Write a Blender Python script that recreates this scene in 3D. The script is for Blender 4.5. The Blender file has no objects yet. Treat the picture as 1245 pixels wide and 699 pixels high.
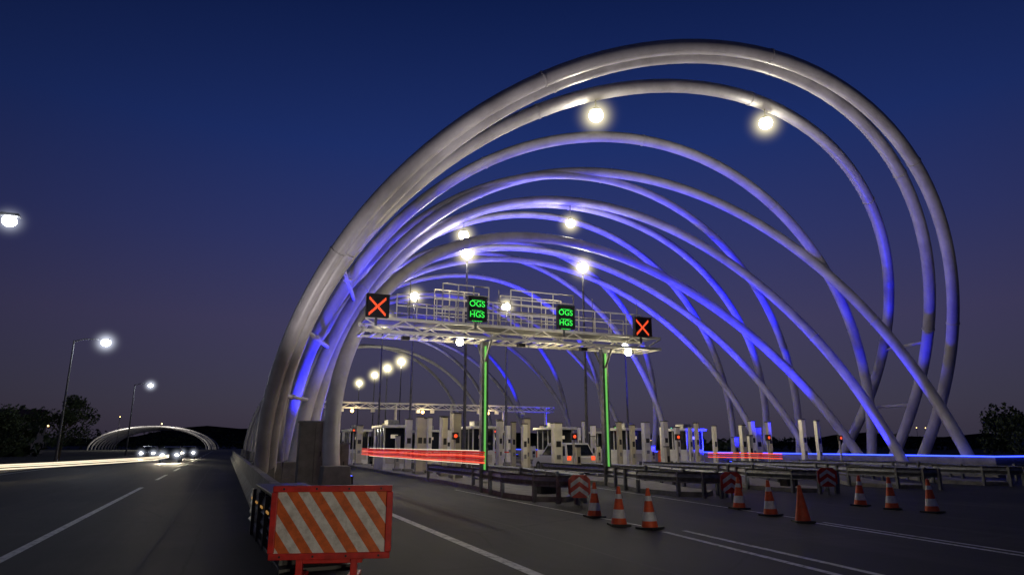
import bpy, bmesh, math, random
from mathutils import Vector, Matrix
random.seed(7)
sc=bpy.context.scene
sc.view_settings.view_transform='Standard'
sc.view_settings.look='None'
sc.view_settings.exposure=0
COL=sc.collection

# ------------------------------------------------------------ materials
def nodes(name):
    m=bpy.data.materials.new(name); m.use_nodes=True
    nt=m.node_tree; b=nt.nodes['Principled BSDF']
    return m,nt,b
def ramp(nt,fac,stops):
    r=nt.nodes.new('ShaderNodeValToRGB')
    el=r.color_ramp.elements
    el[0].position=stops[0][0]; el[0].color=(*stops[0][1],1)
    el[1].position=stops[-1][0]; el[1].color=(*stops[-1][1],1)
    for p,c in stops[1:-1]:
        e=el.new(p); e.color=(*c,1)
    nt.links.new(fac,r.inputs[0]); return r
def noise(nt,scale,detail=4,rough=.6,vec=None):
    n=nt.nodes.new('ShaderNodeTexNoise'); n.inputs['Scale'].default_value=scale
    n.inputs['Detail'].default_value=detail; n.inputs['Roughness'].default_value=rough
    if vec is None:
        t=nt.nodes.new('ShaderNodeTexCoord'); vec=t.outputs['Object']
    nt.links.new(vec,n.inputs['Vector']); return n
def surf(name,c,var=.25,scale=3,rough=.6,metal=0,bump=.0,bscale=60,dirt=None):
    m,nt,b=nodes(name)
    n=noise(nt,scale)
    lo=tuple(x*(1-var) for x in c); hi=tuple(min(1,x*(1+var)) for x in c)
    r=ramp(nt,n.outputs['Fac'],[(.3,lo),(.7,hi)])
    nt.links.new(r.outputs[0],b.inputs['Base Color'])
    b.inputs['Roughness'].default_value=rough; b.inputs['Metallic'].default_value=metal
    if bump:
        n2=noise(nt,bscale,3); bp=nt.nodes.new('ShaderNodeBump')
        bp.inputs['Strength'].default_value=bump; bp.inputs['Distance'].default_value=.02
        nt.links.new(n2.outputs['Fac'],bp.inputs['Height']); nt.links.new(bp.outputs[0],b.inputs['Normal'])
    return m
def emis(name,c,s):
    m,nt,b=nodes(name)
    b.inputs['Base Color'].default_value=(*[min(1,x*.5) for x in c],1)
    b.inputs['Emission Color'].default_value=(*c,1); b.inputs['Emission Strength'].default_value=s
    return m

def asphalt():
    m,nt,b=nodes('asphalt')
    tc=nt.nodes.new('ShaderNodeTexCoord')
    big=noise(nt,.18,5,.6,tc.outputs['Object'])
    mp=nt.nodes.new('ShaderNodeMapping'); mp.inputs['Scale'].default_value=(1.2,.03,1)
    nt.links.new(tc.outputs['Object'],mp.inputs[0])
    st=noise(nt,1.0,4,.6,mp.outputs[0])
    fine=noise(nt,70,3,.7,tc.outputs['Object'])
    a1=nt.nodes.new('ShaderNodeMath');a1.operation='ADD'
    nt.links.new(big.outputs['Fac'],a1.inputs[0]);nt.links.new(st.outputs['Fac'],a1.inputs[1])
    a2=nt.nodes.new('ShaderNodeMath');a2.operation='MULTIPLY_ADD';a2.inputs[1].default_value=.5
    nt.links.new(a1.outputs[0],a2.inputs[0]);
    a3=nt.nodes.new('ShaderNodeMath');a3.operation='MULTIPLY_ADD';a3.inputs[1].default_value=.45;a3.inputs[2].default_value=-.22
    nt.links.new(fine.outputs['Fac'],a3.inputs[0]);nt.links.new(a3.outputs[0],a2.inputs[2])
    r=ramp(nt,a2.outputs[0],[(.38,(.008,.008,.010)),(.5,(.022,.0215,.023)),(.62,(.055,.053,.052))])
    v=nt.nodes.new('ShaderNodeTexVoronoi');v.feature='DISTANCE_TO_EDGE';v.inputs['Scale'].default_value=.22
    wn=noise(nt,1.5,4,.7,tc.outputs['Object'])
    mx=nt.nodes.new('ShaderNodeMix');mx.data_type='VECTOR';mx.inputs['Factor'].default_value=.12
    nt.links.new(tc.outputs['Object'],mx.inputs['A']);nt.links.new(wn.outputs['Color'],mx.inputs['B'])
    nt.links.new(mx.outputs['Result'],v.inputs['Vector'])
    cr=ramp(nt,v.outputs['Distance'],[(0.0,(.35,.35,.35)),(.006,(1,1,1))])
    mm=nt.nodes.new('ShaderNodeMix');mm.data_type='RGBA';mm.blend_type='MULTIPLY';mm.inputs['Factor'].default_value=1
    nt.links.new(r.outputs[0],mm.inputs['A']);nt.links.new(cr.outputs[0],mm.inputs['B'])
    nt.links.new(mm.outputs['Result'],b.inputs['Base Color'])
    rr=nt.nodes.new('ShaderNodeMapRange');rr.inputs[3].default_value=.5;rr.inputs[4].default_value=.8
    nt.links.new(a2.outputs[0],rr.inputs[0]);nt.links.new(rr.outputs[0],b.inputs['Roughness'])
    b.inputs['Specular IOR Level'].default_value=.2
    bp=nt.nodes.new('ShaderNodeBump');bp.inputs['Strength'].default_value=.6;bp.inputs['Distance'].default_value=.015
    nt.links.new(fine.outputs['Fac'],bp.inputs['Height']);nt.links.new(bp.outputs[0],b.inputs['Normal'])
    return m
def roadpaint():
    m,nt,b=nodes('road_paint')
    n=noise(nt,7,6,.75)
    r=ramp(nt,n.outputs['Fac'],[(.36,(.12,.12,.12)),(.5,(.6,.6,.58)),(.7,(.8,.8,.78))])
    nt.links.new(r.outputs[0],b.inputs['Base Color']);b.inputs['Roughness'].default_value=.55
    return m
def stripes(name,c1,c2,scale,ang):
    m,nt,b=nodes(name)
    tc=nt.nodes.new('ShaderNodeTexCoord');mp=nt.nodes.new('ShaderNodeMapping')
    mp.inputs['Rotation'].default_value=(0,ang,0)
    nt.links.new(tc.outputs['Object'],mp.inputs[0])
    sp=nt.nodes.new('ShaderNodeSeparateXYZ');nt.links.new(mp.outputs[0],sp.inputs[0])
    ml=nt.nodes.new('ShaderNodeMath');ml.operation='MULTIPLY';ml.inputs[1].default_value=scale
    nt.links.new(sp.outputs['X'],ml.inputs[0])
    fr=nt.nodes.new('ShaderNodeMath');fr.operation='FRACT';nt.links.new(ml.outputs[0],fr.inputs[0])
    gt=nt.nodes.new('ShaderNodeMath');gt.operation='GREATER_THAN';gt.inputs[1].default_value=.5
    nt.links.new(fr.outputs[0],gt.inputs[0])
    n=noise(nt,9,6,.7)
    d=ramp(nt,n.outputs['Fac'],[(.3,(.6,.57,.54)),(.6,(1,1,1))])
    mx=nt.nodes.new('ShaderNodeMix');mx.data_type='RGBA'
    mx.inputs['A'].default_value=(*c1,1);mx.inputs['B'].default_value=(*c2,1)
    nt.links.new(gt.outputs[0],mx.inputs['Factor'])
    mm=nt.nodes.new('ShaderNodeMix');mm.data_type='RGBA';mm.blend_type='MULTIPLY';mm.inputs['Factor'].default_value=1
    nt.links.new(mx.outputs['Result'],mm.inputs['A']);nt.links.new(d.outputs[0],mm.inputs['B'])
    nt.links.new(mm.outputs['Result'],b.inputs['Base Color']);b.inputs['Roughness'].default_value=.4
    return m
def tubepaint():
    m,nt,b=nodes('white_tube_paint')
    n=noise(nt,.8,6,.65)
    r=ramp(nt,n.outputs['Fac'],[(.3,(.38,.36,.38)),(.55,(.52,.5,.53)),(.75,(.6,.58,.6))])
    nt.links.new(r.outputs[0],b.inputs['Base Color']);b.inputs['Roughness'].default_value=.38
    return m
def glowmat(name,col,s):
    """emissive volume that paints a glow around a luminaire, falls off from the lamp centre"""
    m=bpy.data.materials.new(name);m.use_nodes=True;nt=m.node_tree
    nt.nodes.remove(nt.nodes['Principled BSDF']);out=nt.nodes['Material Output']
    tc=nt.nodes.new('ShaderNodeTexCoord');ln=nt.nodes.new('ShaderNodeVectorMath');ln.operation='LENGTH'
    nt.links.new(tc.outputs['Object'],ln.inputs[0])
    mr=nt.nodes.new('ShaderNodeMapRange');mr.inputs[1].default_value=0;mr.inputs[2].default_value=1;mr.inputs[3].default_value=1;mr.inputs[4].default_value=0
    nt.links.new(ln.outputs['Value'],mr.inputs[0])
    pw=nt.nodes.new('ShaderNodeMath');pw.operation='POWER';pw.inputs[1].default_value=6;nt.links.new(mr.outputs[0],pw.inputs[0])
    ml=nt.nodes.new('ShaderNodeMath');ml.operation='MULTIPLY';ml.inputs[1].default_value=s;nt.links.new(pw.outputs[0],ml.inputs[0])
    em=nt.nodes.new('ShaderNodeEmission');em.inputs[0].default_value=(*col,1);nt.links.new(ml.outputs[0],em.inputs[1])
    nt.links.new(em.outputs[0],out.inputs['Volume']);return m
M=dict(
 asphalt=asphalt(), paint=roadpaint(), tube=tubepaint(),
 glow=glowmat('lamp_glow',(1,.88,.5),6.0), glowc=glowmat('cool_lamp_glow',(.8,.85,1),3.4),  # emission painting the glow round lamps and headlights
 soil=surf('dark_soil_grass',(.03,.033,.02),.5,.4,.95,bump=.4,bscale=8),
 concrete=surf('concrete',(.22,.21,.2),.3,2,.8,bump=.3,bscale=40),
 kerb=surf('kerb_concrete',(.2,.19,.18),.3,4,.8,bump=.2),
 galv=surf('galvanised_steel',(.2,.205,.22),.35,6,.5,.7),
 pole=surf('pole_steel',(.1,.1,.11),.3,6,.6,.3),
 white=surf('white_panel',(.7,.68,.62),.15,2,.45),
 cream=surf('cream_panel',(.5,.46,.36),.15,2,.5),
 dark=surf('dark_metal',(.03,.03,.035),.3,5,.45,.3),
 black=surf('black_rubber',(.02,.02,.02),.3,9,.7),
 glass=surf('dark_glass',(.012,.015,.02),.2,1,.08),
 orange=surf('orange_plastic',(.75,.1,.02),.25,8,.5),
 reflw=surf('reflective_white',(.7,.7,.7),.2,9,.4),
 red=surf('red_paint',(.6,.02,.015),.3,6,.45),
 carw=surf('white_car_paint',(.6,.6,.6),.05,1,.25),
 card=surf('dark_car_paint',(.04,.045,.06),.1,1,.25),
 bark=surf('bark',(.06,.045,.03),.4,8,.9,bump=.5),
 wall=surf('house_wall',(.3,.26,.22),.2,1,.85),
 roof=surf('roof_tile',(.16,.07,.05),.3,5,.8),
 stripe=stripes('orange_white_stripes',(.8,.78,.74),(.8,.16,.03),4.4,math.radians(35)),
 lamp=emis('floodlight_lens',(1,.95,.68),40),
 lampc=emis('cool_lamp_lens',(.9,.95,1),30),
 warm=emis('warm_lamp',(1,.6,.2),8),
 win=emis('lit_window',(1,.7,.35),.6),
 winc=emis('lit_booth_interior',(1,.85,.6),.35),
 blue=emis('blue_led',(.03,.06,1),5),
 green=emis('green_led',(.22,.8,.16),.55),
 greent=emis('green_led_text',(.05,1,.1),1.0),
 redl=emis('red_led',(1,.1,.03),1.1),
 redt=emis('red_trail',(1,.1,.05),1.0),
 redd=emis('red_trail_dim',(1,.03,.02),.35),
 wht=emis('white_trail',(1,.85,.6),1.2),
 head=emis('headlight',(1,.97,.9),40),
 amber=emis('amber_reflector_glow',(1,.5,.12),.3),  # no lamp: the reflector's shine is put in as emission
)
def leafmat():
    m,nt,b=nodes('foliage')
    n=noise(nt,1.3,4)
    r=ramp(nt,n.outputs['Fac'],[(.3,(.02,.035,.012)),(.7,(.06,.085,.03))])
    nt.links.new(r.outputs[0],b.inputs['Base Color']);b.inputs['Roughness'].default_value=.7
    return m
M['leaf']=leafmat()

# ------------------------------------------------------------ builder
class B:
    def __init__(s): s.v=[];s.f=[];s.m=[];s.sm=[];s.mats=[]
    def mi(s,k):
        if k not in s.mats:s.mats.append(k)
        return s.mats.index(k)
    def add(s,vs,fs,mat,smooth=False):
        o=len(s.v);s.v+= [tuple(v) for v in vs];k=s.mi(mat)
        for f in fs: s.f.append([i+o for i in f]);s.m.append(k);s.sm.append(smooth)
    def box(s,c,d,mat,rz=0,taper=1):
        x,y,z=d[0]/2,d[1]/2,d[2]/2;vs=[]
        for sz in(-1,1):
            t=taper if sz>0 else 1
            for sx,sy in((-1,-1),(1,-1),(1,1),(-1,1)):
                px,py=sx*x*t,sy*y*t
                vs.append((c[0]+px*math.cos(rz)-py*math.sin(rz),c[1]+px*math.sin(rz)+py*math.cos(rz),c[2]+sz*z))
        s.add(vs,[(3,2,1,0),(4,5,6,7),(0,1,5,4),(1,2,6,5),(2,3,7,6),(3,0,4,7)],mat)
    def cyl(s,p,q,r,mat,r2=None,n=10):
        s.sweep([p,q],r,mat,n,r2)
    def sweep(s,pts,r,mat,n=10,r2=None,cap=True):
        pts=[Vector(p) for p in pts];N=len(pts);vs=[];up=None
        for i,p in enumerate(pts):
            t=(pts[min(i+1,N-1)]-pts[max(i-1,0)]).normalized()
            if up is None:
                up=Vector((0,0,1)) if abs(t.z)<.9 else Vector((1,0,0))
            a=(up-t*up.dot(t)).normalized();b=t.cross(a);up=a
            rr=r if r2 is None else r+(r2-r)*i/(N-1)
            for k in range(n):
                g=2*math.pi*k/n;vs.append(p+a*math.cos(g)*rr+b*math.sin(g)*rr)
        fs=[(i*n+k,i*n+(k+1)%n,(i+1)*n+(k+1)%n,(i+1)*n+k) for i in range(N-1) for k in range(n)]
        s.add(vs,fs,mat,True)
        if cap:
            s.add(vs[:n],[tuple(range(n))[::-1]],mat);s.add(vs[-n:],[tuple(range(n))],mat)
    def sph(s,c,r,mat,sc=(1,1,1),n=14,m=8):
        vs=[];fs=[]
        for i in range(m+1):
            th=math.pi*i/m
            for k in range(n):
                g=2*math.pi*k/n
                vs.append((c[0]+r*sc[0]*math.sin(th)*math.cos(g),c[1]+r*sc[1]*math.sin(th)*math.sin(g),c[2]+r*sc[2]*math.cos(th)))
        for i in range(m):
            for k in range(n): fs.append((i*n+k,(i+1)*n+k,(i+1)*n+(k+1)%n,i*n+(k+1)%n))
        s.add(vs,fs,mat,True)
    def strip(s,path,prof,mat):
        """extrude (offset,z) profile along xy path"""
        P=[Vector((p[0],p[1])) for p in path];vs=[];n=len(prof)
        for i,p in enumerate(P):
            t=(P[min(i+1,len(P)-1)]-P[max(i-1,0)]).normalized();nr=Vector((t.y,-t.x))
            for o,z in prof: q=p+nr*o;vs.append((q.x,q.y,z))
        s.add(vs,[(i*n+k,(i+1)*n+k,(i+1)*n+k+1,i*n+k+1) for i in range(len(P)-1) for k in range(n-1)],mat)
        return vs
    def done(s,name,bev=0,loc=(0,0,0),rz=0,parent=None):
        me=bpy.data.meshes.new(name);me.from_pydata(s.v,[],s.f)
        for k in s.mats: me.materials.append(M[k])
        me.polygons.foreach_set('material_index',s.m);me.polygons.foreach_set('use_smooth',s.sm)
        me.validate();me.update()
        o=bpy.data.objects.new(name,me);COL.objects.link(o)
        o.location=loc;o.rotation_euler=(0,0,rz)
        if parent:o.parent=parent
        if bev:
            md=o.modifiers.new('bev','BEVEL');md.width=bev;md.segments=2;md.limit_method='ANGLE';md.angle_limit=math.radians(50)
        return o
def light(kind,name,loc,power,col,parent=None,rad=.2,aim=None,ang=90,blend=.6):
    l=bpy.data.lights.new(name,kind);l.energy=power;l.color=col;l.shadow_soft_size=rad
    o=bpy.data.objects.new(name,l);COL.objects.link(o);o.location=loc
    if kind=='SPOT': l.spot_size=math.radians(ang);l.spot_blend=blend
    if aim is not None: o.rotation_euler=(Vector(aim)-Vector(loc)).to_track_quat('-Z','Y').to_euler()
    if parent:
        o.parent=parent
    return o
def empty(name):
    o=bpy.data.objects.new(name,None);COL.objects.link(o);o.empty_display_size=.3;return o
def glow(parent,loc,r,mat='glow'):  # emissive sphere, paints a glow around a lamp
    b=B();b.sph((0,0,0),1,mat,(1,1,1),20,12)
    o=b.done('painted_glow',0,loc,0,parent);o.scale=(r,r,r);return o

# ------------------------------------------------------------ ground & roads
b=B();N=40;S=1500
b.add([(-S,-S,-.05),(S,-S,-.05),(S,S,-.05),(-S,S,-.05)],[(0,1,2,3)],'soil');b.done('ground')
b=B()
b.add([(-11.9,-40,0),(42,-40,0),(42,130,0),(10,320,0),(8,700,0),(-11.9,700,0)],[(0,1,2,3,4,5)],'asphalt');b.done('road')
b=B();b.box((-12.1,200,.03),(.25,480,.2),'kerb');b.done('kerb',.02)
b=B()
def line(x0,y0,x1,y1,w=.15,z=.004):
    d=Vector((x1-x0,y1-y0)).normalized();n=Vector((d.y,-d.x))*w/2
    b.add([(x0-n.x,y0-n.y,z),(x0+n.x,y0+n.y,z),(x1+n.x,y1+n.y,z),(x1-n.x,y1-n.y,z)],[(0,1,2,3)],'paint')
line(-2.8,-10,-2.8,30,.15)
for k in range(14): line(-2.8,36+k*12,-2.8,42+k*12)
line(-11.2,-10,-11.2,300)
line(3.78,-6,3.78,18,.17)
line(6.5,0,7.8,11,.12);line(7.1,0,8.25,11,.12);line(7.95,11.6,7.9,24,.06)
line(10.2,0,11.6,11,.11);line(10.5,0,11.85,11,.09)
line(11.95,11.6,13.4,24,.06)
b.done('road_markings')
b=B()
def seam(x0,y0,x1,y1):
    rn=random.Random(int(x0*10+y0));n=26;pts=[]
    for i in range(n+1):
        t=i/n;pts.append((x0+(x1-x0)*t+rn.gauss(0,.03),y0+(y1-y0)*t+rn.gauss(0,.03)))
    for i in range(n):
        (xa,ya),(xb,yb)=pts[i],pts[i+1];d=Vector((xb-xa,yb-ya)).normalized();q=Vector((d.y,-d.x))*.022
        b.add([(xa-q.x,ya-q.y,.003),(xa+q.x,ya+q.y,.003),(xb+q.x,yb+q.y,.003),(xb-q.x,yb-q.y,.003)],[(0,1,2,3)],'black')
seam(5.4,2,5.5,24);seam(3.9,13,7.7,13.3);seam(3.9,21,7.8,20.6);seam(-.9,3,-.8,60);seam(-7,15,-2.9,15.4);seam(9.4,3,10.2,15);seam(8.2,9.5,11.5,9.3);seam(12,8,17,8.4);seam(14,3,15,16)
b.done('asphalt_joints')

# ------------------------------------------------------------ median barrier
b=B()
prof=[(-.3,0),(-.3,.08),(-.14,.32),(-.09,.82),(.09,.82),(.14,.32),(.3,.08),(.3,0)]
for k in range(26):
    y0=14+k*3; b.strip([(1.05,y0),(1.05,y0+2.97)],prof,'concrete')
    b.add([(1.05+o,y0,z) for o,z in prof],[tuple(range(8))],'concrete')
b.done('concrete_barrier')
# ------------------------------------------------------------ crash cushion with striped board
b=B()
for side in(-1,1):
    for k in range(5):
        y0=.35+k*1.0;xo=side*(.42+.02*k)
        for zz in(.32,.62):
            b.strip([(xo,y0),(xo,y0+1.08)],[(0,zz-.14),(.04,zz-.09),(0,zz),(.04,zz+.09),(0,zz+.14)],'galv')
        b.box((xo,y0+.05,.4),(.06,.08,.8),'dark')
    for k in range(5):
        b.box((side*.52,.6+k*1.0,.62),(.02,.3,.04),'amber')
for k in range(5): b.box((0,.45+k*1.0,.42),(.8,.12,.74),'dark')
b.box((0,2.6,.84),(.9,4.6,.05),'dark')
b.box((0,2.6,.03),(.95,5.0,.06),'dark')
cc=b.done('crash_cushion',.008,(1.25,9.35,0),math.radians(2))
b=B()
W,H=1.42,.8
b.box((0,0,.66),(W-.06,.05,H-.06),'stripe')
for z in(.66-H/2,.66+H/2): b.box((0,-.01,z),(W+.05,.1,.075),'red')
for x in(-W/2,W/2): b.box((x,-.012,.66),(.075,.1,H-.08),'red')
for x in(-.36,.3):
    b.box((x,.0,.12),(.08,.1,.24),'red')
    b.box((x,.05,.02),(.14,.5,.04),'red')
for x in(-.6,-.2,.2,.6):
    for z in(.66-H/2,.66+H/2): b.cyl((x,-.065,z),(x,-.05,z),.014,'dark',n=8)
b.box((0,.02,.2),(.8,.06,.06),'red')
b.done('hazard_marker_board',.008,(1.33,8.95,0),math.radians(-16))

# ------------------------------------------------------------ arch canopy
def arch(q,n=72):
    Xl,Yl,Xr,Yr,H,phi,t0=q
    L=Vector((Xl,Yl,0));R=Vector((Xr,Yr,0));C=(L+R)/2;e=(R-L)/2;el=e.length
    nr=Vector((e.y,-e.x,0))/el;w=math.cos(phi)*Vector((0,0,1))+math.sin(phi)*nr
    k=1/math.cos(t0)
    return [C-math.cos(t)*e*k+(math.sin(t)+math.sin(t0))*w*H for t in[-t0+(math.pi+2*t0)*i/(n-1) for i in range(n)]]
ARCH={
'tube_1':[1.54,30.42,38.31,28.25,19.25,.55,.07],
'tube_2':[1.85,30.65,38.54,30.37,19.01,.56,.1],
'tube_3':[2.39,33.03,38.77,34.67,17.73,.6,.21],
'tube_4':[2.7,35.45,38.69,31.59,18.99,.22,.01],
'tube_5':[2.77,30.64,36.37,23.34,20.21,-.38,0],
'tube_6':[3.31,30.79,35.63,26.65,19.86,-.46,0],
'tube_7':[3.57,24,38.16,31.33,15.92,-.5,0],
'tube_8':[2.93,42.7,39.4,45.18,18.28,.12,0],
'tube_9':[3.23,57.5,35.46,48.41,21,-.3,0],
'tube_10':[2.92,65.72,39.2,60.9,19.5,-.38,0],
'tube_11':[2.9,44,38,40,18.5,-.42,0],
'tube_12':[2.9,52,38.6,56,18,.3,.05],
'tube_13':[2.9,62,38.6,66,17.5,.3,.05],
'tube_14':[2.9,76,38.6,74,18,.3,.05],
'tube_15':[2.9,74,38.2,70,18.5,-.38,0],
'tube_16':[2.9,88,38.2,86,18,.3,0],
'tube_17':[2.9,88,38.2,84,18.5,-.38,0],
'tube_18':[2.9,100,38.2,98,18,.3,0],
'tube_19':[2.9,102,38.2,98,18.5,-.38,0],
'tube_20':[2.9,114,38.2,112,18,.2,0],
'tube_21':[2.8,38.5,38.6,37.5,18.2,.18,.03],
'tube_22':[2.9,46,38.6,41,17.6,.3,.05],
'tube_23':[3.0,36,37.6,35,18.6,-.5,0],
}
can=empty('tubular_arch_canopy')
AP={}
for nm,q in ARCH.items():
    P=arch(q);AP[nm]=P
    rt=.30 if q[1]<36 else(.25 if q[1]<60 else .23)
    b=B();b.sweep(P,rt,'tube',20)
    for i in(12,24,36,48,60):
        t=(P[i+1]-P[i-1]).normalized()*.03
        b.sweep([P[i]-t,P[i]+t],rt+.03,'tube',20)
    b.done(nm,parent=can)
def at_z(P,z,side):
    R=P[:36] if side<0 else P[36:][::-1]
    for i in range(len(R)-1):
        if R[i].z<=z<R[i+1].z:
            k=(z-R[i].z)/(R[i+1].z-R[i].z);return R[i].lerp(R[i+1],k)
b=B()
for z in(3.6,6.2,8.8):
    p,q=at_z(AP['tube_1'],z,-1),at_z(AP['tube_5'],z,-1);b.cyl(p,q,.09,'tube');
    b.sph(p.lerp(q,.5),.17,'tube',(1.3,1,.7))
for z in(4,7.5):
    p,q=at_z(AP['tube_3'],z,1),at_z(AP['tube_2'],z,1);b.cyl(p,q,.09,'tube')
b.done('connector_struts',parent=can)
b=B()
for nm,q in ARCH.items():
    b.box((q[0],q[1],.45),(1.0+q[0]*.01,1.1,.9),'concrete',0,.85)
b.done('left_footings',.03,parent=can)
b=B()
b.box((37.6,62,.5),(3.6,80,1.0),'concrete')
b.box((35.77,62,1.03),(.06,80,.06),'blue')
b.box((37.4,21.97,1.03),(3.6,.05,.06),'blue')
b.done('right_plinth',.02,parent=can)

# uplights
b=B()
BL=[(34.6,24.5,(31,30,13),3500,70),(34.6,28,(34,27,12),3500,80),(34.6,31.5,(30,37,14),8000,80),(34.6,35,(28,39,13),16000,85),(34.6,40,(27,44,13),20000,90),(34.6,46,(27,49,13),20000,90),(34.6,54,(27,55,14),20000,95),(34.6,66,(28,66,14),18000,95),(34.6,80,(28,80,14),18000,95)]
for x,y,a,pw,an in BL:
    b.box((x,y,.25),(.35,.5,.3),'dark');b.box((x,y,.41),(.28,.4,.02),'blue')
    light('SPOT','blue_uplight',(x,y,.5),pw,(.006,.008,1),can,.15,a,an)
for x,y,a,pw in[(4.6,27.5,(6,31,13),7000),(4.6,33,(5,34,12),8000),(4.4,40,(7,39,13),9000),(4.4,48,(9,48,13),9000),(4.4,60,(9,60,13),8000)]:
    b.box((x,y,.25),(.35,.5,.3),'dark');b.box((x,y,.41),(.28,.4,.02),'blue')
    light('SPOT','blue_uplight',(x,y,.5),pw,(.02,.02,1),can,.15,a,80)
for x,y,a,pw in[(2.3,19.5,(6,25,12),1500),(9.2,19,(15,22,17),2500),(19,19,(26,22,17),1900)]:  # white floods and their housings, added to brighten the front tubes
    b.box((x,y,.28),(.5,.35,.3),'dark');b.box((x,y,.44),(.42,.28,.02),'lampc')
    light('SPOT','added_flood_uplight',(x,y,.55),pw,(1,.9,.88),can,.15,a,80)
b.done('uplight_housings',parent=can)

# ------------------------------------------------------------ lamps
def pend(x,y,z,power,mz=None):
    b=B();b.sph((0,0,0),.31,'lamp',(1,1,.85));
    b.cyl((0,0,.2),(0,0,.36),.28,'dark',.12,14)
    if mz:b.cyl((0,0,.3),(0,0,mz-z),.03,'galv')
    o=b.done('hanging_floodlight',0,(x,y,z));glow(o,(0,0,0),1.5)
    light('POINT','bulb',(0,0,-.5),power,(1,.93,.76),o,.3)
def mast(x,y,z,power,arm=0,r=.36,mat='lamp',name='street_lamp',col=(1,.93,.76),glow_r=1.2):
    b=B();b.cyl((0,0,0),(0,0,z+.1),.11,'pole',.06,12);b.cyl((0,0,0),(0,0,.5),.17,'pole',.17,12)
    if arm:
        b.sweep([(0,0,z),(arm*.3,0,z+.25),(arm*.7,0,z+.3),(arm,0,z+.25)],.045,'pole')
    b.box((arm,0,z+.3),(.7,.34,.12),'dark',0,.8)
    b.sph((arm,0,z+.05),r,mat,(1,1,.85))
    o=b.done(name,0,(x,y,0))
    if glow_r: glow(o,(arm,0,z+.05),glow_r,'glow' if mat=='lamp' else 'glowc')
    if power: light('POINT','bulb',(arm,0,z-.5),power,col,o,.25)
def hang(tn,X,power,drop=.75):
    P=AP[tn];i=min(range(10,62),key=lambda i:abs(P[i].x-X));p=P[i]
    pend(p.x,p.y,p.z-drop-.3,power,p.z-.27)
hang('tube_3',13.5,220);hang('tube_3',22.2,200)
hang('tube_6',12.5,260,.9);hang('tube_6',20.5,220,1.3)
for x,y,pw in[(12.7,37,340),(20.8,37,300),(12.8,50,420),(21,50.7,380),(12.9,62,0),(22,92,800),(22,101,0),(22.3,112,0),(22.6,128,900),(13.2,96,500)]:
    mast(x,y,13,pw,0,.36 if y<60 else .46,glow_r=1.7 if y<60 else 2.3)
mast(-10.6,-6,10,260,2.1,.3,'lampc',col=(1,.86,.75),glow_r=0)  # unseen lamp continuing this row, added to light board and outer tubes
mast(-10.6,30,10,150,2.1,.25,'lampc',col=(.85,.92,1),glow_r=1.1)
mast(-12.4,64.6,10,350,2.3,.36,'lampc',col=(.85,.92,1),glow_r=1.9)
mast(-12.8,110,10,300,2.0,.3,'lampc',col=(.85,.92,1),glow_r=1.8)
mast(33.5,52,10.5,0,0,.25,'lampc',col=(.8,.7,1),glow_r=1.2)

# ------------------------------------------------------------ overhead gantry
b=B();GY=25.7
for cx in(9.65,15.4):
    b.box((cx,GY,3.05),(.28,.28,5.5),'galv');b.box((cx,GY,.32),(.6,.6,.12),'galv')
    b.box((cx,GY-.165,3.1),(.07,.045,5.0),'green')
    for s in(-1,1):b.cyl((cx,GY+s*.1,4.9),(cx,GY+s*.75,5.75),.05,'galv')
x0,x1=4.5,18.0
for yy in(-.75,.75):
    for zz in(5.85,6.35): b.box(((x0+x1)/2,GY+yy,zz),(x1-x0,.1,.1),'white')
    n=18
    for k in range(n):
        xa=x0+(x1-x0)*k/n;xb=x0+(x1-x0)*(k+1)/n
        b.cyl((xa,GY+yy,5.9 if k%2 else 6.3),(xb,GY+yy,6.3 if k%2 else 5.9),.028,'white',n=6)
    for zz in(6.9,7.35): b.cyl((x0+1.2,GY+yy,zz),(x1-1,GY+yy,zz),.026,'white',n=6)
    for k in range(15):
        xa=x0+1.2+(x1-x0-2.2)*k/14;b.cyl((xa,GY+yy,6.4),(xa,GY+yy,7.35),.024,'white',n=6)
for k in range(28):
    xa=x0+(x1-x0)*k/27;b.box((xa,GY,5.85),(.07,1.4,.07),'white')
b.box(((x0+x1)/2,GY,6.38),(x1-x0-.2,1.3,.04),'galv')
for xa,xb in((7.6,9.6),(10.6,13.6)):
    for yy in(-.6,.6):
        for zz in(7.0,7.6,8.0): b.cyl((xa,GY+yy,zz),(xb,GY+yy,zz),.026,'white',n=6)
        for k in range(4):
            x=xa+(xb-xa)*k/3;b.cyl((x,GY+yy,6.4),(x,GY+yy,8.0),.028,'white',n=6)
for x in(6.2,8.4,11.2,14.2,16.6):
    b.box((x,GY-.3,5.7),(.3,.25,.14),'dark')
for x in(8.4,16.4): b.sph((x,GY-.5,5.65),.15,'lamp')
for x in(6.4,10.3,14.9,17.3): b.cyl((x,GY,6.4),(x,GY,8.1),.02,'galv',n=6)
gan=b.done('overhead_gantry')
for x in(8.4,12.4,16.4): light('POINT','bulb',(x,GY-.5,5.2),70,(1,.85,.5),gan,.15)
light('POINT','bulb',(8,GY+.0,8.6),70,(1,.82,.5),gan,.15);light('POINT','bulb',(13.5,GY,8.6),70,(1,.82,.5),gan,.15)

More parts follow.
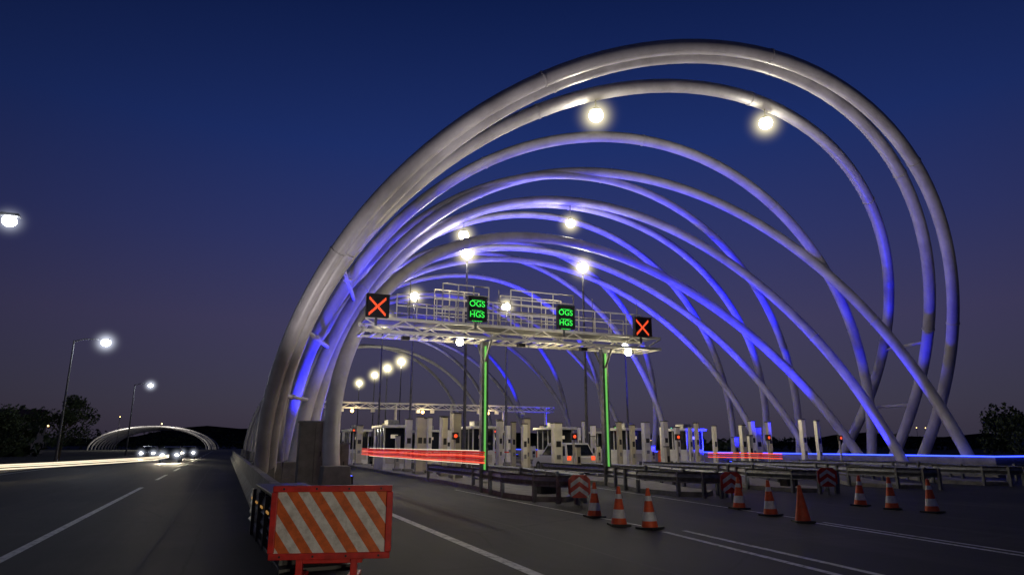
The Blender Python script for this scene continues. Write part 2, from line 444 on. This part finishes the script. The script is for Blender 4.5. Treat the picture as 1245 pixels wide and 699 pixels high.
def textmesh(s,size,mat,name,parent,loc):
    cu=bpy.data.curves.new(name,'FONT');cu.body=s;cu.size=size;cu.align_x='CENTER';cu.align_y='CENTER';cu.extrude=.008
    cu.materials.append(M[mat]);o=bpy.data.objects.new(name,cu);COL.objects.link(o)
    o.parent=parent;o.location=loc;o.rotation_euler=(math.radians(90),0,0)
def ledpanel(x,y,z,kind):
    b=B();w,h=(.84,.84) if kind=='x' else (.76,.98)
    b.box((0,0,0),(w,.16,h),'dark');b.box((0,-.085,h/2+.02),(w+.06,.3,.03),'dark')
    for s in(-1,1): b.box((s*(w/2+.01),-.1,0),(.02,.16,h),'dark')
    b.cyl((0,.1,-h/2-.3),(0,.1,0),.05,'galv')
    if kind=='x':
        for k in range(13):
            t=-.3+.6*k/12
            for s in(-1,1):
                b.sph((t,-.09,s*t+.03),.03,'redl',(1,.4,1),6,4);b.sph((t,-.09,s*t-.03),.03,'redl',(1,.4,1),6,4)
    o=b.done('lane_signal' if kind=='x' else 'led_message_sign',.0,(x,y,z))
    if kind!='x':
        textmesh('OGS',.34,'greent','text_upper',o,(0,-.1,.22));textmesh('HGS',.34,'greent','text_lower',o,(0,-.1,-.22))
        for zz in(.43,.0,-.43): textmesh('.......',.3,'greent','led_dots',o,(0,-.1,zz+.02))
ledpanel(4.9,GY-.9,6.75,'x');ledpanel(16.9,GY-.9,6.75,'x')
ledpanel(8.95,GY-.9,6.95,'t');ledpanel(13.0,GY-.9,6.9,'t')

# ------------------------------------------------------------ toll islands
IS=[(9.65,-.5),(15.4,-1.2),(21.2,-2.2),(27.0,-2.8),(32.2,-3.0)]
def island(cx,off):
    b=B();w=1.05
    pts=[(cx-w,78),(cx-w,24),(cx+off-.95,20),(cx+off-.7,18.2),(cx+off,17.6),(cx+off+.7,18.2),(cx+off+.95,20),(cx+w,24),(cx+w,78)]
    n=len(pts);vs=[(x,y,0) for x,y in pts]+[(x,y,.15) for x,y in pts]
    b.add(vs,[tuple(range(n,2*n))]+[(i,(i+1)%n,(i+1)%n+n,i+n) for i in range(n)],'kerb')
    b.done('toll_island',.02)
    b=B()
    path=[(cx-w-.02,30),(cx-w,24),(cx+off-1.05,20),(cx+off-.85,18),(cx+off-.45,17.2),(cx+off,16.9),(cx+off+.45,17.2),(cx+off+.85,18),(cx+off+1.05,20),(cx+w,24),(cx+w+.02,30)]
    b.strip(path,[(0,.44),(-.07,.49),(-.01,.6),(-.07,.71),(0,.76)][::-1],'galv')
    for i,(x,y) in enumerate(path):
        b.box((x+(cx+off-x)*.08,y+.05,.38),(.11,.09,.76),'galv')
    for f in(.33,.66):
        for (p,q) in((path[1],path[2]),(path[8],path[9])):
            b.box((p[0]+(q[0]-p[0])*f,p[1]+(q[1]-p[1])*f,.38),(.11,.09,.76),'galv')
    b.done('guardrail')
for c in IS: island(*c)
def pillar(x,y,h,w=.42,mat='white'):
    b=B();b.box((0,0,.08),(w+.16,w+.16,.12),'concrete');b.box((0,0,.14+h/2),(w,w*.9,h),mat)
    b.box((0,0,.16+h),(w+.06,w*.9+.06,.05),'dark')
    b.box((0,-w*.46,h*.62),(w*.6,.03,.3),'dark');b.box((0,-w*.46,h*.35),(w*.5,.03,.22),'galv')
    b.done('toll_equipment_cabinet',.012,(x,y,.15))
def booth(x,y,L=2.6):
    b=B();w=1.5;h=2.5
    b.box((0,0,.55),(w,L,1.1),'white');b.box((0,0,h+.05),(w+.4,L+.5,.16),'white')
    for sx in(-1,1):
        for k in range(4):
            b.box((sx*(w/2-.04),-L/2+.04+(L-.08)*k/3,1.1+.7),(.08,.08,1.4),'white')
    b.box((0,0,1.78),(w-.1,L-.1,1.34),'glass')
    b.box((-.1,-L/2+.03,1.95),(w*.3,.02,.22),'winc')
    b.box((0,0,h+.3),(.7,1,.35),'galv')
    b.box((0,-L/2-.02,.6),(w*.8,.03,.5),'cream')
    b.done('toll_booth',.015,(x,y,.15))
def boom(x,y,dx):
    b=B();b.box((0,0,.5),(.35,.35,1.0),'orange')
    n=8
    for k in range(n):
        b.box((dx*(.2+3.0*(k+.5)/n),-.22,.92),(3.0/n,.05,.09),'red' if k%2 else 'reflw')
    b.done('boom_barrier',.006,(x,y,.15))
def sigpost(x,y,h,mat):
    b=B();b.cyl((0,0,0),(0,0,h),.05,'white');b.box((0,-.05,h+.12),(.26,.14,.3),'dark');b.sph((0,-.13,h+.12),.08,mat,(1,.3,1))
    b.done('signal_post',0,(x,y,.15))
rnd=random.Random(3)
for j,(cx,off) in enumerate(IS):
    ys=[29.5,31,33,34,35.0,36.2,37.4,39,45,47.5,49,51,58,61,64,70]
    for k,y in enumerate(ys):
        if rnd.random()<.9:
            pillar(cx+rnd.uniform(-.55,.55),y+rnd.uniform(-.5,.5),rnd.choice([1.2,1.8,2.4,2.6,2.7,2.8]),rnd.choice([.22,.3,.26,.36,.45]),rnd.choice(['white','white','cream']))
    booth(cx,42.3);booth(cx,54.5+rnd.uniform(-1,1))
    boom(cx+.75,46.4,1)
    sigpost(cx-.6,27.6,1.7,'redl');sigpost(cx+.5,44.6,2.6,rnd.choice(['green','redl']));sigpost(cx-.7,52,2.4,'redl')
    light('POINT','booth_light',(cx-1.3,44.3,3.0),70,(1,.83,.48),None,.2)
    light('POINT','booth_light',(cx-1.4,30.5,3.2),60,(1,.83,.48),None,.2)
def cab(x,y,w,d,h,name='electrical_cabinet'):
    b=B();b.box((0,0,.06),(w+.1,d+.1,.12),'concrete');b.box((0,0,.12+h/2),(w,d,h),'concrete');b.box((0,0,.15+h),(w+.08,d+.08,.06),'galv')
    b.box((w*.2,-d/2-.01,.12+h*.5),(.03,.03,.2),'dark');b.box((0,-d/2-.004,.12+h*.5),(.012,.01,h*.9),'dark')
    b.done(name,.012,(x,y,0))
cab(4.25,27.5,.6,.5,1.5);cab(3.1,26.6,1.1,.8,2.3);cab(2.9,38,1.4,1,2.4)
b=B();y=66
for x in(8.7,15.4,21.2,27,32): b.cyl((x,y,0),(x,y,5.6),.12,'white')
for yy in(-.5,.5):
    for zz in(5.1,5.6): b.box((20.3,y+yy,zz),(25,.1,.1),'white')
    for k in range(32): b.cyl((7.8+25*k/32,y+yy,5.15 if k%2 else 5.55),(7.8+25*(k+1)/32,y+yy,5.55 if k%2 else 5.15),.03,'white',n=6)
for x in(10,13,17.5,19,24,26,29): b.box((x,y-.6,4.85),(.35,.3,.3),'white');
for x in(11,18,25): b.sph((x,y-.6,4.8),.16,'warm')
g2=b.done('overhead_gantry')
for x in(11,18,25): light('POINT','bulb',(x,y-1.2,4.6),90,(1,.75,.4),g2,.2)

# roadside guardrail on the right verge
b=B()
path=[(33.2,19.5),(36,19.6),(39.5,20.2),(43,21.5),(52,25)]
b.strip(path,[(0,.44),(.07,.49),(.01,.6),(.07,.71),(0,.76)],'galv')
for x,y in[(33.3,19.6),(35,19.65),(37,19.85),(39,20.2),(41,20.9),(43,21.6),(46,22.8),(49,23.9)]: b.box((x,y+.1,.38),(.11,.09,.76),'galv')
b.done('guardrail')

# ------------------------------------------------------------ chevron signs, cones
def chev(x,y,z,rz):
    b=B();s=.3;c=.12
    oc=[(-s+c,-s),(s-c,-s),(s,-s+c),(s,s-c),(s-c,s),(-s+c,s),(-s,s-c),(-s,-s+c)]
    vs=[(px,0,pz) for px,pz in oc]+[(px,.03,pz) for px,pz in oc]
    b.add(vs,[tuple(range(8)),tuple(range(15,7,-1))]+[(i,i+8,(i+1)%8+8,(i+1)%8) for i in range(8)],'red')
    for zz in(.13,-.12):
        for sx in(-1,1):
            b.add([(0,-.004,zz+.12),(sx*.24,-.004,zz-.05),(sx*.24,-.004,zz-.17),(0,-.004,zz)],[(0,1,2,3) if sx<0 else (3,2,1,0)],'reflw')
    b.cyl((0,.05,-z),(0,.05,.2),.03,'galv')
    b.done('chevron_sign',0,(x,y,z),rz)
chev(9.0,16.5,.5,-.35);chev(13.7,15.9,.53,-.5);chev(18.5,16.8,.56,-.6)
def cone(x,y,h=.78,allo=False,tilt=0):
    b=B();n=20
    b.box((0,0,.02),(.4,.4,.04),'black')
    lv=[(.0,.16),(.12,.138),(.3,.108),(.36,.098),(.52,.07),(.62,.054),(.78,.03)]
    for i in range(len(lv)-1):
        z0,r0=lv[i];z1,r1=lv[i+1]
        mat='orange' if allo or i not in(1,4) else 'reflw'
        k=h/.78
        b.sweep([(0,0,.04+z0*k),(0,0,.04+z1*k)],r0,mat,n,r1,cap=(i==5))
    o=b.done('traffic_cone',0,(x,y,0),rnd.uniform(0,1.5));o.rotation_euler[0]=tilt
for i,(x,y) in enumerate([(7.55,12.2),(7.9,13.8),(7.82,11.5),(12.35,14.1),(11.86,12.5),(11.5,11.2),(15.97,13.5),(15.9,12.5),(16.0,11.5)]):
    cone(x,y,.70+.06*rnd.random(),i==5,rnd.uniform(-.04,.04))

# ------------------------------------------------------------ vehicles
def car(x,y,rz,paint,suv=False,lights=True,tail=False,power=500):
    b=B();L,W,H=(4.5,1.84,1.72) if suv else (4.4,1.76,1.45)
    low=[(-L/2,.35),(-L/2-.0,.62),(-L/2+.15,.78),(-L/2+1.1,.95),(L/2-.9 if not suv else L/2-.1,1.0),(L/2,.9),(L/2,.35)]
    def ex(pr,w0,w1,mat,zt):
        n=len(pr);vs=[]
        for s in(-1,1):
            for (py,pz) in pr:
                w=w0+(w1-w0)*max(0,min(1,(pz-.95)/(zt-.95)))
                if pz<=.95:w=w0
                vs.append((s*w/2,py,pz))
        b.add(vs,[tuple(range(n))[::-1],tuple(range(n,2*n))]+[(i,(i+1)%n,(i+1)%n+n,i+n) for i in range(n)],mat)
    ex(low,W,W,paint,H)
    cab_=[(-L/2+1.05,.94),(-L/2+1.8,H-.05),(-L/2+2.2,H),(L/2-(.5 if suv else 1.3),H-.03),(L/2-(.08 if suv else .45),.96)]
    ex(cab_,W-.08,W-.42,paint,H)
    g=[(-L/2+1.25,1.0),(-L/2+1.86,H-.13),(L/2-(.55 if suv else 1.35),H-.13),(L/2-(.25 if suv else .8),1.0)]
    ex(g,W-.05,W-.38,'glass',H-.1)
    for (ya,za,yb,zb,d) in((-L/2+1.1,1.0,-L/2+1.74,H-.12,-.02),(L/2-(.1 if suv else .5),1.02,L/2-(.46 if suv else 1.22),H-.13,.02)):
        vs=[(-(W-.24)/2,ya+d,za+.01),((W-.24)/2,ya+d,za+.01),((W-.5)/2,yb+d,zb+.02),(-(W-.5)/2,yb+d,zb+.02)]
        b.add(vs,[(0,1,2,3)],'glass')
    for wy in(-L/2+.85,L/2-.85):
        for s in(-1,1):
            b.cyl((s*(W/2-.2),wy,.33),(s*(W/2+.01),wy,.33),.33,'black',n=20)
            b.cyl((s*(W/2),wy,.33),(s*(W/2+.02),wy,.33),.19,'galv',n=14)
    for s in(-1,1):
        b.sph((s*(W/2-.28),-L/2-.0,.68),.12,'head' if lights else 'reflw',(1.3,.5,.8))
        b.box((s*(W/2-.16),L/2+.005,.88),(.24,.04,.22),'redl' if tail else 'red')
        b.box((s*(W/2+.08),-L/2+1.35,1.02),(.16,.1,.12),paint)
    b.box((0,-L/2-.01,.5),(.9,.03,.14),'dark');b.box((0,L/2+.01,.6),(.52,.02,.12),'reflw')
    b.box((0,0,.3),(W-.1,L-.2,.14),'dark')
    o=b.done('parked_car' if not lights else 'car',.03,(x,y,0),rz)
    if lights:
        for s in(-1,1): light('SPOT','headlight_beam',(s*.6,-L/2-.2,.68),power,(1,.87,.62),o,.08,None,60);
        for c in o.children: c.rotation_euler=(math.radians(86),0,math.pi)
        if y>0:
            for s in(-1,1): glow(o,(s*(W/2-.28),-L/2-.1,.68),1.1,'glowc')
    return o
car(-4.6,72,0,'card',power=900);car(-4.0,92,0,'card');car(-7.9,88,0,'card')
# unseen car behind the viewpoint, added so its headlights light the hazard board
car(2.3,-9,math.pi,'card',power=600)
car(18.3,35.5,math.pi,'carw',True,False,True)
car(12.5,60,math.pi,'card',False,False,True)
# dark van standing on the right verge
def van(x,y,rz):
    b=B();L,W,H=5.4,2.0,2.3
    pr=[(-L/2,.4),(-L/2,.95),(-L/2+.75,1.2),(-L/2+1.45,H-.1),(-L/2+1.8,H),(L/2-.08,H-.03),(L/2,H-.3),(L/2,.4)]
    n=len(pr);vs=[(s*(W/2-(.12 if pz>1.3 else 0)),py,pz) for s in(-1,1) for py,pz in pr]
    b.add(vs,[tuple(range(n))[::-1],tuple(range(n,2*n))]+[(i,(i+1)%n,(i+1)%n+n,i+n) for i in range(n)],'card')
    for s in(-1,1):
        b.box((s*(W/2-.08),-L/2+1.9,1.6),(.05,.9,.55),'glass');b.box((s*(W/2-.08),.9,1.6),(.05,1.6,.5),'glass')
        for wy in(-L/2+1.0,L/2-1.1): b.cyl((s*(W/2-.2),wy,.35),(s*(W/2+.01),wy,.35),.35,'black',n=18)
        b.box((s*(W/2-.15),L/2+.01,1.1),(.16,.03,.4),'red');b.box((s*(W/2+.08),-L/2+1.3,1.35),(.14,.1,.26),'card')
    b.box((0,L/2+.005,1.65),(1.4,.03,.6),'glass');b.box((0,L/2+.02,.5),(1.9,.08,.16),'dark')
    b.done('parked_van',.03,(x,y,0),rz)
van(38.6,18.0,math.radians(150))

# ------------------------------------------------------------ long-exposure light trails of passing vehicles
b=B()
for i,z in enumerate((1.17,1.22,1.27,1.32,1.37,1.42)): b.sweep([(5.85,15.5+k*1.0,z+.012*math.sin(k*.9)) for k in range(17)],.014 if i in(1,4) else .02,'redt' if i in (0,3) else 'redd',6)
for z in(1.13,1.46): b.sweep([(5.9,16+k*1.0,z) for k in range(15)],.007,'wht',6)
b.done('tail_light_trail')
b=B()
for z in(1.12,1.2,1.28): b.sweep([(18.3,18.5+k,z+.01*math.sin(k)) for k in range(5)],.018,'redd' if z==1.2 else 'redt',6)
b.done('tail_light_trail')
b=B()
for k,z in enumerate((.55,.66,.74)):
    b.sweep([(-9.5+k*.1,35,z),(-7.9+k*.1,40,z),(-6.4,46,z),(-5.3,51,z),(-4.6,56,z),(-4.4,66,z)],.03,'wht',6)
b.done('head_light_trail')

# ------------------------------------------------------------ far canopy of the opposite toll plaza
fc=empty('tubular_arch_canopy')
b=B()
for k in range(9):
    y=250+k*7
    for ph in(.5,-.5):
        b.sweep(arch([-40,y,-4+rnd.uniform(-2,2),y+2,8.5,ph,0],36),.2,'tube',8)
b.done('tubes',parent=fc)
light('POINT','plaza_light',(-16,242,7),3000,(1,.95,.8),fc,.5);light('POINT','plaza_light',(-30,242,7),3000,(1,.95,.8),fc,.5)

# ------------------------------------------------------------ trees / buildings / skyline
def leaf(b,c,s,rn):
    u=Vector((rn.gauss(0,1),rn.gauss(0,1),rn.gauss(0,1))).normalized();w=u.orthogonal().normalized();v=u.cross(w)
    b.add([c+w*s,c+v*s*.6,c-w*s,c-v*s*.6],[(0,1,2,3)],'leaf')
def tree(x,y,h,r,seed,n=1600,name='tree',z0=0):
    rn=random.Random(seed);b=B()
    b.sweep([(0,0,0),(.05*h*.2,0,h*.25),(0,.1,h*.5),(.1,0,h*.8)],.035*h,'bark',8,.01*h)
    cl=[]
    for k in range(11):
        a=rn.uniform(0,6.28);zz=rn.uniform(.35,.9)*h;rr=r*rn.uniform(.25,.75)*(1.1-abs(zz/h-.6))
        e=Vector((math.cos(a)*rr,math.sin(a)*rr,zz));b.sweep([(0,0,zz*.65),e*.6+Vector((0,0,zz*.3)),e],.012*h,'bark',6,.003*h)
        cl.append((e,r*rn.uniform(.28,.5)))
    for k in range(n):
        c,cr=rn.choice(cl);d=Vector((rn.gauss(0,1),rn.gauss(0,1),rn.gauss(0,.8))).normalized()*cr*(rn.random()**.4)
        leaf(b,c+d,rn.uniform(.07,.16)*max(1,h/6),rn)
    b.done(name,0,(x,y,z0))
tree(-16,84,7.0,3.0,1,3600);tree(-19.5,76,5.0,3.0,2,3000);tree(-22,60,4.2,3.0,3,3000);tree(-19.5,48,3.0,2.4,5,2600);tree(-24,50,4.0,3.0,6,2600);tree(-29,62,5.0,3.4,12,3000)
tree(40.6,22.6,4.2,2.3,4,4200);tree(44,25.5,3.6,2.2,14,2600)
def mass(name,segs,seed,s=(.4,.9)):
    rn=random.Random(seed);b=B()
    for (x0,y0,x1,y1,h,n) in segs:
        for k in range(n):
            t=rn.random();hh=h*(.55+.45*math.sin(t*37+seed)*math.sin(t*11)+.15)
            c=Vector((x0+(x1-x0)*t+rn.gauss(0,2),y0+(y1-y0)*t+rn.gauss(0,2),rn.random()**.8*max(hh,.25*h)))
            leaf(b,c,rn.uniform(*s),rn)
    b.done(name)
mass('distant_tree_line',[(-160,230,-52,240,11,3600),(-75,112,-27,122,6.5,4500),(-70,320,120,330,9,3000),(60,200,260,150,5,3500),(52,60,80,160,2.2,2200)],5)
b=B()
n=80;vs=[]
for i in range(n+1):
    a=math.radians(-75+190*i/n);R=1100
    hgt=14+10*math.sin(i*.23)+6*math.sin(i*.61+1)+4*math.sin(i*1.7)
    x,y=R*math.sin(a),R*math.cos(a);vs+=[(x,y,-1),(x,y,max(4,hgt)),(x*1.25,y*1.25,-1)]
b.add(vs,[(i*3,(i+1)*3,(i+1)*3+1,i*3+1) for i in range(n)]+[(i*3+1,(i+1)*3+1,(i+1)*3+2,i*3+2) for i in range(n)],'soil')
b.done('hills')
def house(x,y,w,d,h,rz,fl):
    b=B();b.box((0,0,h/2),(w,d,h),'wall')
    o=.4;vs=[(-w/2-o,-d/2-o,h),(w/2+o,-d/2-o,h),(w/2+o,d/2+o,h),(-w/2-o,d/2+o,h),(-w/2-o,0,h+w*.17),(w/2+o,0,h+w*.17)]
    b.add(vs,[(0,1,5,4),(2,3,4,5),(0,4,3),(1,2,5),(3,2,1,0)],'roof')
    for f in range(fl):
        nn=max(2,int(w/3))
        for k in range(nn):
            xx=-w/2+w*(k+.5)/nn;zz=1.5+f*3
            b.box((xx,-d/2-.02,zz),(1.2,.08,1.3),'white');b.box((xx,-d/2-.05,zz),(1.0,.08,1.1),'win' if rnd.random()<.35 else 'glass')
    b.box((w*.1,-d/2-.03,1.05),(.9,.1,2.1),'dark')
    b.done('house',0,(x,y,0),rz)
house(-50,100,12,9,7.5,.25,2);house(-42,104,10,9,6.5,.1,2);house(-62,112,16,10,10,.2,3);house(-38,150,12,9,6,0,2);house(-78,135,14,10,12,.3,3)
b=B()
for k in range(45):
    x=rnd.uniform(-190,-20);y=rnd.uniform(170,300);z=rnd.uniform(4,11)
    b.cyl((x,y,0),(x,y,z),.06,'dark',n=5);b.sph((x,y,z),rnd.uniform(.12,.25),rnd.choice(['warm','warm','lampc']),n=8,m=5)
for k in range(14):
    x=rnd.uniform(60,260);y=rnd.uniform(150,330);z=rnd.uniform(2,8)
    b.cyl((x,y,0),(x,y,z),.06,'dark',n=5);b.sph((x,y,z),.15,'warm',n=8,m=5)
b.done('distant_street_lights')

# ------------------------------------------------------------ sky
w=bpy.data.worlds.new('World');sc.world=w;w.use_nodes=True;nt=w.node_tree
bg=nt.nodes['Background'];out=nt.nodes['World Output']
tc=nt.nodes.new('ShaderNodeTexCoord');sp=nt.nodes.new('ShaderNodeSeparateXYZ');nt.links.new(tc.outputs['Generated'],sp.inputs[0])
r=ramp(nt,sp.outputs['Z'],[(0,(.032,.030,.050)),(.06,(.036,.035,.068)),(.17,(.042,.037,.098)),(.29,(.025,.032,.128)),(.42,(.011,.027,.142)),(.6,(.004,.013,.080)),(1,(.002,.006,.035))])
vm=nt.nodes.new('ShaderNodeVectorMath');vm.operation='DOT_PRODUCT';vm.inputs[1].default_value=(math.sin(math.radians(30)),math.cos(math.radians(30)),0)
nt.links.new(tc.outputs['Generated'],vm.inputs[0])
mr=nt.nodes.new('ShaderNodeMapRange');mr.inputs[1].default_value=.5;mr.inputs[2].default_value=1;mr.inputs[3].default_value=.4;mr.inputs[4].default_value=1.1
nt.links.new(vm.outputs['Value'],mr.inputs[0])
nt.links.new(r.outputs[0],bg.inputs[0]);nt.links.new(mr.outputs[0],bg.inputs[1])
sky=nt.nodes.new('ShaderNodeTexSky');sky.sky_type='NISHITA';sky.sun_disc=False;sky.sun_elevation=math.radians(-4);sky.sun_rotation=math.radians(20)
bg2=nt.nodes.new('ShaderNodeBackground');bg2.inputs[1].default_value=.05;nt.links.new(sky.outputs[0],bg2.inputs[0])
ad=nt.nodes.new('ShaderNodeAddShader');nt.links.new(bg.outputs[0],ad.inputs[0]);nt.links.new(bg2.outputs[0],ad.inputs[1]);nt.links.new(ad.outputs[0],out.inputs[0])

# ------------------------------------------------------------ camera
cam=bpy.data.cameras.new('camera');co=bpy.data.objects.new('camera',cam);COL.objects.link(co)
co.location=(0,0,1.6);co.rotation_euler=(math.radians(90+13.43),0,math.radians(-23))
cam.lens=36*800/1245;cam.clip_end=4000;cam.clip_start=.05
sc.camera=co
